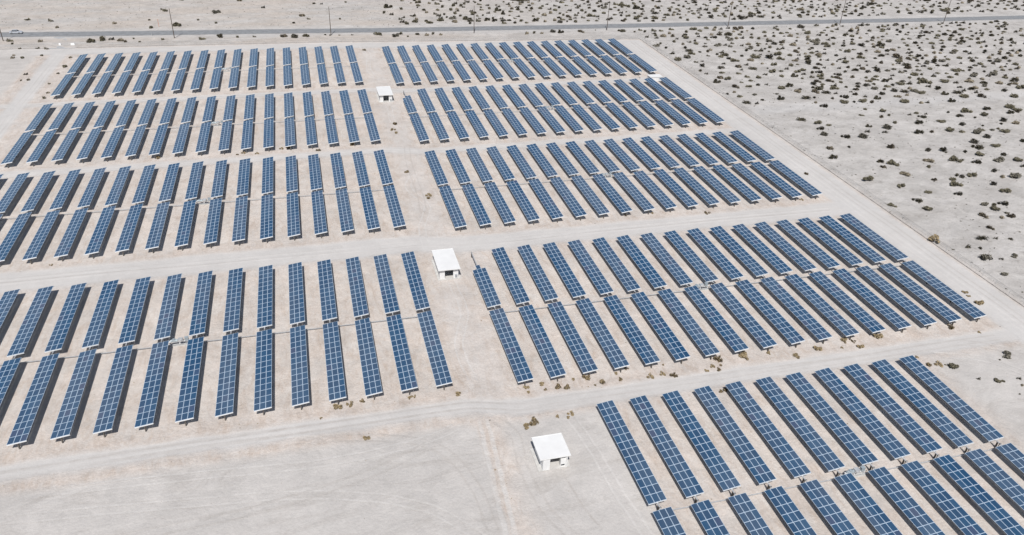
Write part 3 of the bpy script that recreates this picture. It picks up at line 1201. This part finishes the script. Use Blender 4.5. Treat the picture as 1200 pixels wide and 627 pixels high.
addl(900, 314, Z4, [(865, 467, 13), (1117, 410, 13), (1072, 532, 9), (1100, 533, 5), (988, 520, 5), (1175, 520, 6), (1190, 551, 5), (830, 455, 3), (1178, 590, 3), (1085, 430, 4)], 'yard')
addl(600, 314, Z4, [(345, 515, 9), (425, 540, 8), (388, 549, 3), (505, 521, 5), (485, 493, 4), (535, 472, 5), (647, 510, 7), (703, 497, 6), (753, 505, 9), (708, 456, 3),
    (960, 430, 10), (937, 462, 5), (965, 476, 5), (978, 458, 4), (913, 483, 5), (1090, 415, 11), (70, 562, 6), (75, 581, 4), (138, 542, 6), (155, 569, 4), (212, 557, 7),
    (255, 559, 7), (285, 521, 4), (975, 578, 5), (1000, 576, 6)], 'tan')
addl(300, 314, Z4, [(945, 589, 7), (722, 609, 5), (740, 602, 4), (495, 622, 4)], 'tan')
addl(300, 470, Z4, [(385, 32, 9), (440, 18, 7), (497, 3, 5), (520, 177, 7), (305, 82, 3)], 'tan')
addl(600, 470, Z4, [(97, 98, 11), (65, 117, 8), (215, 74, 4), (275, 60, 7), (262, 76, 4)], 'tan')
addl(300, 157, Z4, [(705, 178, 5), (808, 288, 6), (808, 303, 5)], 'aisle')
addl(600, 157, Z4, [(913, 372, 6), (530, 381, 4), (655, 371, 3)], 'tan')
addl(900, 157, Z4, [(182, 190, 5), (157, 308, 4)], 'tan')
addl(300, 0, Z4, [(653, 583, 6), (640, 608, 5), (655, 622, 4), (505, 236, 4)], 'aisle')
addl(0, 157, Z4, [(740, 112, 5), (1140, 90, 4), (1110, 98, 3), (240, 614, 3)], 'tan')
addl(300, 157, Z4, [(5, 92, 4), (120, 70, 4), (150, 66, 6), (290, 78, 5), (450, 50, 6)], 'tan')
addl(300, 0, Z4, [(125, 175, 12), (180, 177, 13), (235, 172, 12), (325, 165, 4), (347, 167, 4), (390, 167, 4), (450, 166, 4), (577, 164, 12), (650, 173, 10), (677, 161, 8),
    (710, 174, 5), (757, 163, 8), (800, 167, 8), (830, 160, 7), (865, 166, 6)], 'verge')
addl(0, 0, Z4, [(430, 200, 9), (480, 190, 11), (523, 188, 8), (570, 192, 9), (587, 199, 6), (625, 183, 4), (652, 199, 5), (760, 189, 6), (940, 187, 8), (1030, 176, 11),
    (1110, 177, 6), (1190, 174, 5), (190, 197, 7), (42, 195, 7), (60, 208, 5), (218, 230, 6), (180, 227, 5), (95, 229, 4)], 'verge')
addl(0, 0, Z4, [(60, 273, 6), (102, 273, 6), (65, 261, 4), (198, 261, 5), (330, 271, 5), (300, 314, 8), (272, 346, 4), (225, 436, 5), (205, 462, 6), (122, 351, 6), (133, 376, 5),
    (100, 378, 4), (230, 394, 4)], 'west')
addl(600, 0, Z4, [(70, 161, 8), (105, 156, 7), (140, 158, 7), (190, 151, 9), (225, 153, 10), (320, 151, 10), (390, 143, 3), (512, 149, 9), (573, 151, 5), (622, 151, 7),
    (662, 147, 8), (693, 148, 6), (740, 141, 7)], 'verge')
addl(600, 0, Z4, [(850, 141, 15), (908, 135, 8), (945, 144, 8), (978, 138, 6), (1065, 137, 12), (1125, 136, 8), (750, 173, 8), (813, 182, 10), (815, 154, 7), (855, 194, 6), (905, 179, 7),
    (830, 242, 9), (752, 253, 8), (775, 283, 10), (860, 294, 7), (880, 334, 7), (890, 289, 5), (903, 221, 8), (915, 244, 7), (880, 246, 6), (985, 249, 7), (960, 256, 8),
    (1040, 244, 6), (905, 206, 5), (965, 216, 9), (1000, 213, 6), (1020, 221, 7), (1075, 216, 6), (1050, 183, 8), (1080, 181, 6), (1065, 166, 7), (1120, 166, 6), (1150, 216, 7),
    (1165, 241, 8), (1097, 239, 8), (1140, 241, 6), (1195, 186, 5), (1075, 266, 6), (1120, 285, 14), (1100, 306, 6), (975, 322, 10), (990, 301, 7), (978, 344, 8), (1010, 374, 10),
    (955, 387, 12), (1055, 348, 7), (1095, 363, 7), (1130, 326, 9), (1185, 353, 7), (1195, 321, 5), (1070, 388, 5), (1040, 434, 7), (1007, 441, 7), (1062, 456, 8), (1135, 446, 8),
    (1100, 484, 10), (1145, 488, 7), (1150, 401, 7)], 'east')
addl(300, 0, Z4, [(210, 77, 14), (418, 13, 5), (635, 71, 7), (685, 107, 8), (745, 105, 9), (740, 77, 8), (862, 99, 9), (935, 105, 18), (1000, 102, 10), (1115, 99, 12), (1155, 100, 10), (930, 67, 8)], 'north')
addl(0, 0, Z4, [(1115, 6, 12), (268, 132, 5), (772, 54, 8), (850, 2, 6), (760, 48, 5)], 'north')
addl(600, 0, Z4, [(45, 100, 8), (110, 99, 9), (200, 98, 8), (230, 95, 7), (405, 91, 4), (465, 89, 7), (580, 92, 9), (625, 90, 8), (667, 89, 10), (788, 88, 7), (930, 85, 9), (995, 82, 8),
    (1060, 82, 8), (1115, 80, 9), (1165, 82, 9)], 'north')
addl(900, 0, Z4, [(145, 74, 10), (185, 72, 8), (390, 67, 9), (435, 69, 7), (537, 69, 14), (610, 62, 7), (665, 65, 8), (715, 62, 9), (765, 62, 9), (905, 58, 13), (1000, 57, 10), (1045, 54, 7)], 'north')
addl(950, 0, ZE, [(525, 574, 12), (620, 580, 8), (658, 577, 6), (290, 574, 9), (342, 576, 8), (243, 573, 7), (182, 579, 9), (75, 600, 9), (28, 579, 6), (20, 551, 7), (190, 550, 10),
    (120, 556, 7), (370, 555, 9), (785, 570, 9), (860, 545, 10), (955, 545, 17), (900, 505, 10), (825, 525, 12), (615, 527, 9), (580, 517, 9), (528, 519, 9), (540, 537, 7),
    (985, 614, 10), (1112, 607, 11), (1150, 622, 9), (860, 624, 9), (395, 529, 9), (310, 484, 10), (355, 477, 7), (423, 490, 8), (500, 477, 9), (88, 525, 10), (130, 500, 10),
    (103, 460, 11), (15, 477, 9), (58, 432, 10), (150, 442, 12), (120, 437, 7), (232, 437, 8), (310, 440, 7), (458, 428, 7), (445, 447, 8), (415, 459, 9), (372, 402, 9), (208, 382, 8),
    (605, 472, 7), (555, 474, 8), (660, 490, 8), (710, 500, 9), (745, 465, 9), (690, 430, 8), (1085, 512, 9), (1140, 545, 9), (970, 470, 9), (1060, 470, 13), (1025, 425, 10), (1140, 458, 9)], 'east')

BUSH = []                                        # x, y, width (m), kind
for (a, b, wpx, kind) in LIST:
    g = at(a, b)
    k = (g - CAM).length / F_PX
    BUSH.append((g.x, g.y, min(3.4, max(.35, wpx * k * (.92 if kind in ('tan', 'aisle', 'yard') else .86))), kind))


# scattered scrub between the ones above
class Grid:
    def __init__(s, c):
        s.c, s.d = c, {}

    def near(s, x, y, r):
        i, j = int(x // s.c), int(y // s.c)
        for a in range(i - 1, i + 2):
            for b in range(j - 1, j + 2):
                for (p, q) in s.d.get((a, b), ()):
                    if (p - x) ** 2 + (q - y) ** 2 < r * r:
                        return True
        return False

    def put(s, x, y):
        s.d.setdefault((int(x // s.c), int(y // s.c)), []).append((x, y))


grid = Grid(6.0)
for q in BUSH:
    grid.put(q[0], q[1])


def scatter(n, x0, x1, y0, y1, dens, kind, wlo, whi, sep):
    for _ in range(n):
        x, y = random.uniform(x0, x1), random.uniform(y0, y1)
        if random.random() > dens(x, y) or grid.near(x, y, sep):
            continue
        grid.put(x, y)
        BUSH.append((x, y, random.uniform(wlo, whi) * (1.35 if random.random() < .12 else 1), kind))


def d_east(x, y):
    if y > float(road_y(x)) - 8 or x < 136 + max(0, (150 - y) * .15):
        return 0
    if y < 93:
        return .05
    if y < 101:
        return .03
    a = .35 + .65 * min(1, max(0, (x - 150) / 45)) if y < 190 else .8
    return a * (.75 + .35 * math.sin(x * .13) * math.sin(y * .17 + 1))


def d_north(x, y):
    if y < float(road_y(x)) + 7:
        return 0
    return min(1, max(.02, (x - 18) / 40)) * (.8 + .3 * math.sin(x * .1) * math.sin(y * .2))


scatter(3200, 136, 345, 60, 212, d_east, 'east', 1.7, 3.3, 3.2)
scatter(4200, -160, 420, 222, 312, d_north, 'north', 1.7, 3.3, 3.3)

# tiny tufts
TUFT = []
for _ in range(5200):
    if random.random() < .6:
        x, y = random.uniform(135, 340), random.uniform(-40, 208)
    else:
        x, y = random.uniform(-160, 420), random.uniform(228, 310)
    if abs(y - float(road_y(x))) < 6.5:
        continue
    TUFT.append((x, y, random.uniform(.25, .8)))
for _ in range(80):
    TUFT.append((134.2 + random.gauss(0, .35), random.uniform(-40, 190), random.uniform(.25, .7)))


def seen(q):
    a, b, k = px((q[0], q[1], 0))
    return -25 < a < 1225 and -12 < b < 640


BUSH = [q for q in BUSH if seen(q)]
GROUPS = dict(
    east=('dark olive desert bush scattered over the open scrub beyond the right fence', 'bushes in the scrub beyond the right fence'),
    north=('dark desert bush on the sand beyond the asphalt road', 'bushes beyond the asphalt road'),
    verge=('grey-green roadside bush between the asphalt road and the solar blocks', 'bushes on the near road verge'),
    west=('small dark bush on the bare ground left of the farthest left blocks', 'bushes on the left perimeter ground'),
    tan=('small dry tan bush on the sand at the ends of the panel rows', 'dry bushes at the row ends'),
    aisle=('small dry bush in the central aisle between left and right blocks', 'dry bushes in the central aisle'),
    yard=('olive bush on bare sand right of the nearest right block', 'bushes on the right-hand yard'))


def size_px(q):
    return q[2] * F_PX / (Vector((q[0], q[1], 0)) - CAM).length


dark = [q for q in BUSH if q[3] in ('east', 'north', 'verge', 'west', 'yard')]
dark.sort(key=size_px, reverse=True)
things = dark[:300] + [q for q in BUSH if q[3] in ('tan', 'aisle')]
rest = dark[300:]
PLACED = []
for i, (x, y, wd, kind) in enumerate(things):
    dry = kind in ('tan', 'aisle')
    o = ob('dry_bush' if dry else 'desert_bush', random.choice(TAN if dry else DARK), None, (x, y, zat(x, y) - .02))
    o.rotation_euler = (0, 0, random.uniform(-.4, .4) - .1 + (math.pi if random.random() < .5 else 0))
    s = wd * (1.62 if dry else 1.36)
    o.scale = (s * random.uniform(.92, 1.08), s * random.uniform(.9, 1.15), s * random.uniform(.62, .95))
    PLACED.append((o, x, y, wd, kind))


POLEX = [-134.8, -69.1, -4.2, 59.5, 123.4, 186.8, 248.5, 309.0]


def spot(x, y, kind):
    """words for where a bush stands"""
    k = min(range(8), key=lambda i: abs(POLEX[i] - x))
    if kind in ('tan', 'aisle') or (kind == 'yard'):
        if 3.8 < x < 14.5 and y > -33:
            b = min(('L1', 'L2', 'L3', 'L4'), key=lambda q: abs(GY[q] - y))
            return 'dry bush in the central aisle, right of the %s' % BLK[b]
        if kind == 'yard':
            return 'olive bush on bare sand right of the nearest right block'
        side = 'L' if x < 5 else 'R'
        best = min(((abs(y - (GY[b] + e * HALF)), b, e) for b in GY if b[0] == side and (b != 'R5' or x > 27) for e in (-1, 1)), key=lambda t: (t[0], t[1]))
        _, b, e = best
        x0 = XL if side == 'L' else XR5 if b == 'R5' else XR
        r = int(round(abs(x - x0) / PIT))
        if r > 16 or (b == 'R5' and r > 10):
            return 'dry tan bush beside the outer row of the %s' % BLK[b]
        if side == 'R' and x < x0 - 5:
            return 'dry tan bush on open sand left of the %s' % BLK[b]
        return 'dry tan bush %s the %s row from the aisle, %s' % ('before' if e < 0 else 'behind', ORD[r], BLK[b])
    if kind in ('verge', 'north'):
        return 'dark bush %s the road, %s the %s utility pole' % ('this side of' if kind == 'verge' else 'beyond', 'left of' if x < POLEX[k] else 'right of', ORD[k])
    if kind == 'west':
        return 'small dark bush on bare ground left of the %s' % ('farthest left block' if y > 140 else 'second farthest left block')
    d = x - 133
    far = 'close beyond' if d < 14 else 'some way beyond' if d < 40 else 'far beyond' if d < 80 else 'farthest beyond'
    if y > 185:
        return 'dark bush %s the fence line, just this side of the road' % far
    b = min(('R1', 'R2', 'R3', 'R4', 'R5'), key=lambda q: abs(GY[q] - y))
    return 'dark bush %s the fence, level with the %s' % (far, BLK[b])


by = {}
for q in PLACED:
    by.setdefault(spot(q[1], q[2], q[4]), []).append(q)
for lab, qs in by.items():
    qs.sort(key=lambda q: -q[3])
    for i, (o, x, y, wd, kind) in enumerate(qs):
        t = lab
        if len(qs) == 2:
            t = ('larger ', 'smaller ')[i] + lab
        elif len(qs) > 2:
            t = ('largest ', 'second-largest ', 'third-largest ', 'fourth-largest ', 'fifth-largest ', 'sixth-largest ')[i] + lab if i < 6 else 'smaller ' + lab
        tag(o, t.replace('smaller small', 'smaller').replace('-largest small', '-largest').replace('largest small', 'largest').replace('larger small', 'larger'), 'bush', GROUPS[kind][1])


def mass(name, items, meshes):
    V, Fq, MI, k = [], [], [], 0
    cache = []
    for me_ in meshes:
        co = np.empty(len(me_.vertices) * 3)
        me_.vertices.foreach_get('co', co)
        cache.append((co.reshape(-1, 3), [tuple(p.vertices) for p in me_.polygons], [p.material_index * 1 for p in me_.polygons], me_.materials[0]))
    mats = [MAT['bush'], MAT['bushgrey'], MAT['twig'], MAT['bushdry'], MAT['bushtan'], MAT['stone']]
    for (x, y, wd) in items:
        co, fs, mi, lm = random.choice(cache)
        t = random.uniform(-.5, .4) + (math.pi if random.random() < .5 else 0)
        c, s = math.cos(t) * wd, math.sin(t) * wd
        p = np.stack([co[:, 0] * c - co[:, 1] * s + x, co[:, 0] * s + co[:, 1] * c + y, co[:, 2] * wd * random.uniform(.6, .95) + zat(x, y) - .02], 1)
        V.append(p)
        li = mats.index(lm)
        Fq += [tuple(i + k for i in f) for f in fs]
        MI += [2 if m else li for m in mi]
        k += len(co)
    me_ = bpy.data.meshes.new(name)
    me_.from_pydata(np.concatenate(V).tolist(), [], Fq)
    for m in mats:
        me_.materials.append(m)
    me_.polygons.foreach_set('material_index', MI)
    o = ob(name, me_)
    o['kind'] = 'stuff'
    return o


o = mass('distant_scrub', [(q[0], q[1], q[2] * 1.3) for q in rest], LOWD)
tag(o, 'dark low scrub speckling the desert on both sides of the far road', 'scrub')
o = mass('tiny_tufts', [t for t in TUFT if seen(t)], TINY)
tag(o, 'tiny grey tufts of dry growth sprinkled over the open desert', 'tufts')
# loose stones and dry wisps on the worked ground
def stone_mesh(seed):
    R = random.Random(seed)
    mb = MB()
    v = [(.5, 0, .1), (0, .42, .12), (-.48, .03, .08), (.02, -.45, .1), (.05, .02, .42), (0, 0, -.1)]
    v = [tuple(c * R.uniform(.75, 1.2) for c in p) for p in v]
    mb.add(v, [(0, 1, 4), (1, 2, 4), (2, 3, 4), (3, 0, 4), (1, 0, 5), (2, 1, 5), (3, 2, 5), (0, 3, 5)])
    return mb.mesh('stone', MAT['stone'])


STN = [stone_mesh(i) for i in range(4)]
WSP = [bush_mesh('wisp', MAT['bushtan'], 170 + i, 14, 0, .3, .8, .2) for i in range(3)]
cand = np.stack([RNG.uniform(-115, 131, 30000), RNG.uniform(-85, 200, 30000)], 1)
tx, ty, di, en, scb, pa, ya = soil(cand[:, 0], cand[:, 1])
keep = RNG.random(30000) < np.clip(.10 * di + .42 * en + .05 * ya - .3 * tx - .3 * ty, 0, 1)
cand = cand[keep]
st = [(float(a), float(b), random.uniform(.10, .22) * (1.8 if random.random() < .1 else 1)) for a, b in cand]
st = [q for q in st if seen(q)]
o = mass('loose_stones', st[:5200], STN)
tag(o, 'loose small stones scattered over the worked ground among the blocks', 'stones')
wi = [(float(a) + .4, float(b) - .3, random.uniform(.2, .55)) for (a, b) in cand[::7]]
o = mass('dry_wisps', [q for q in wi if seen(q)], WSP)
tag(o, 'sparse dry grass wisps on the sand around the panel rows', 'grass')
print('BUSHES', len(things), len(rest), 'objects', len(bpy.data.objects))
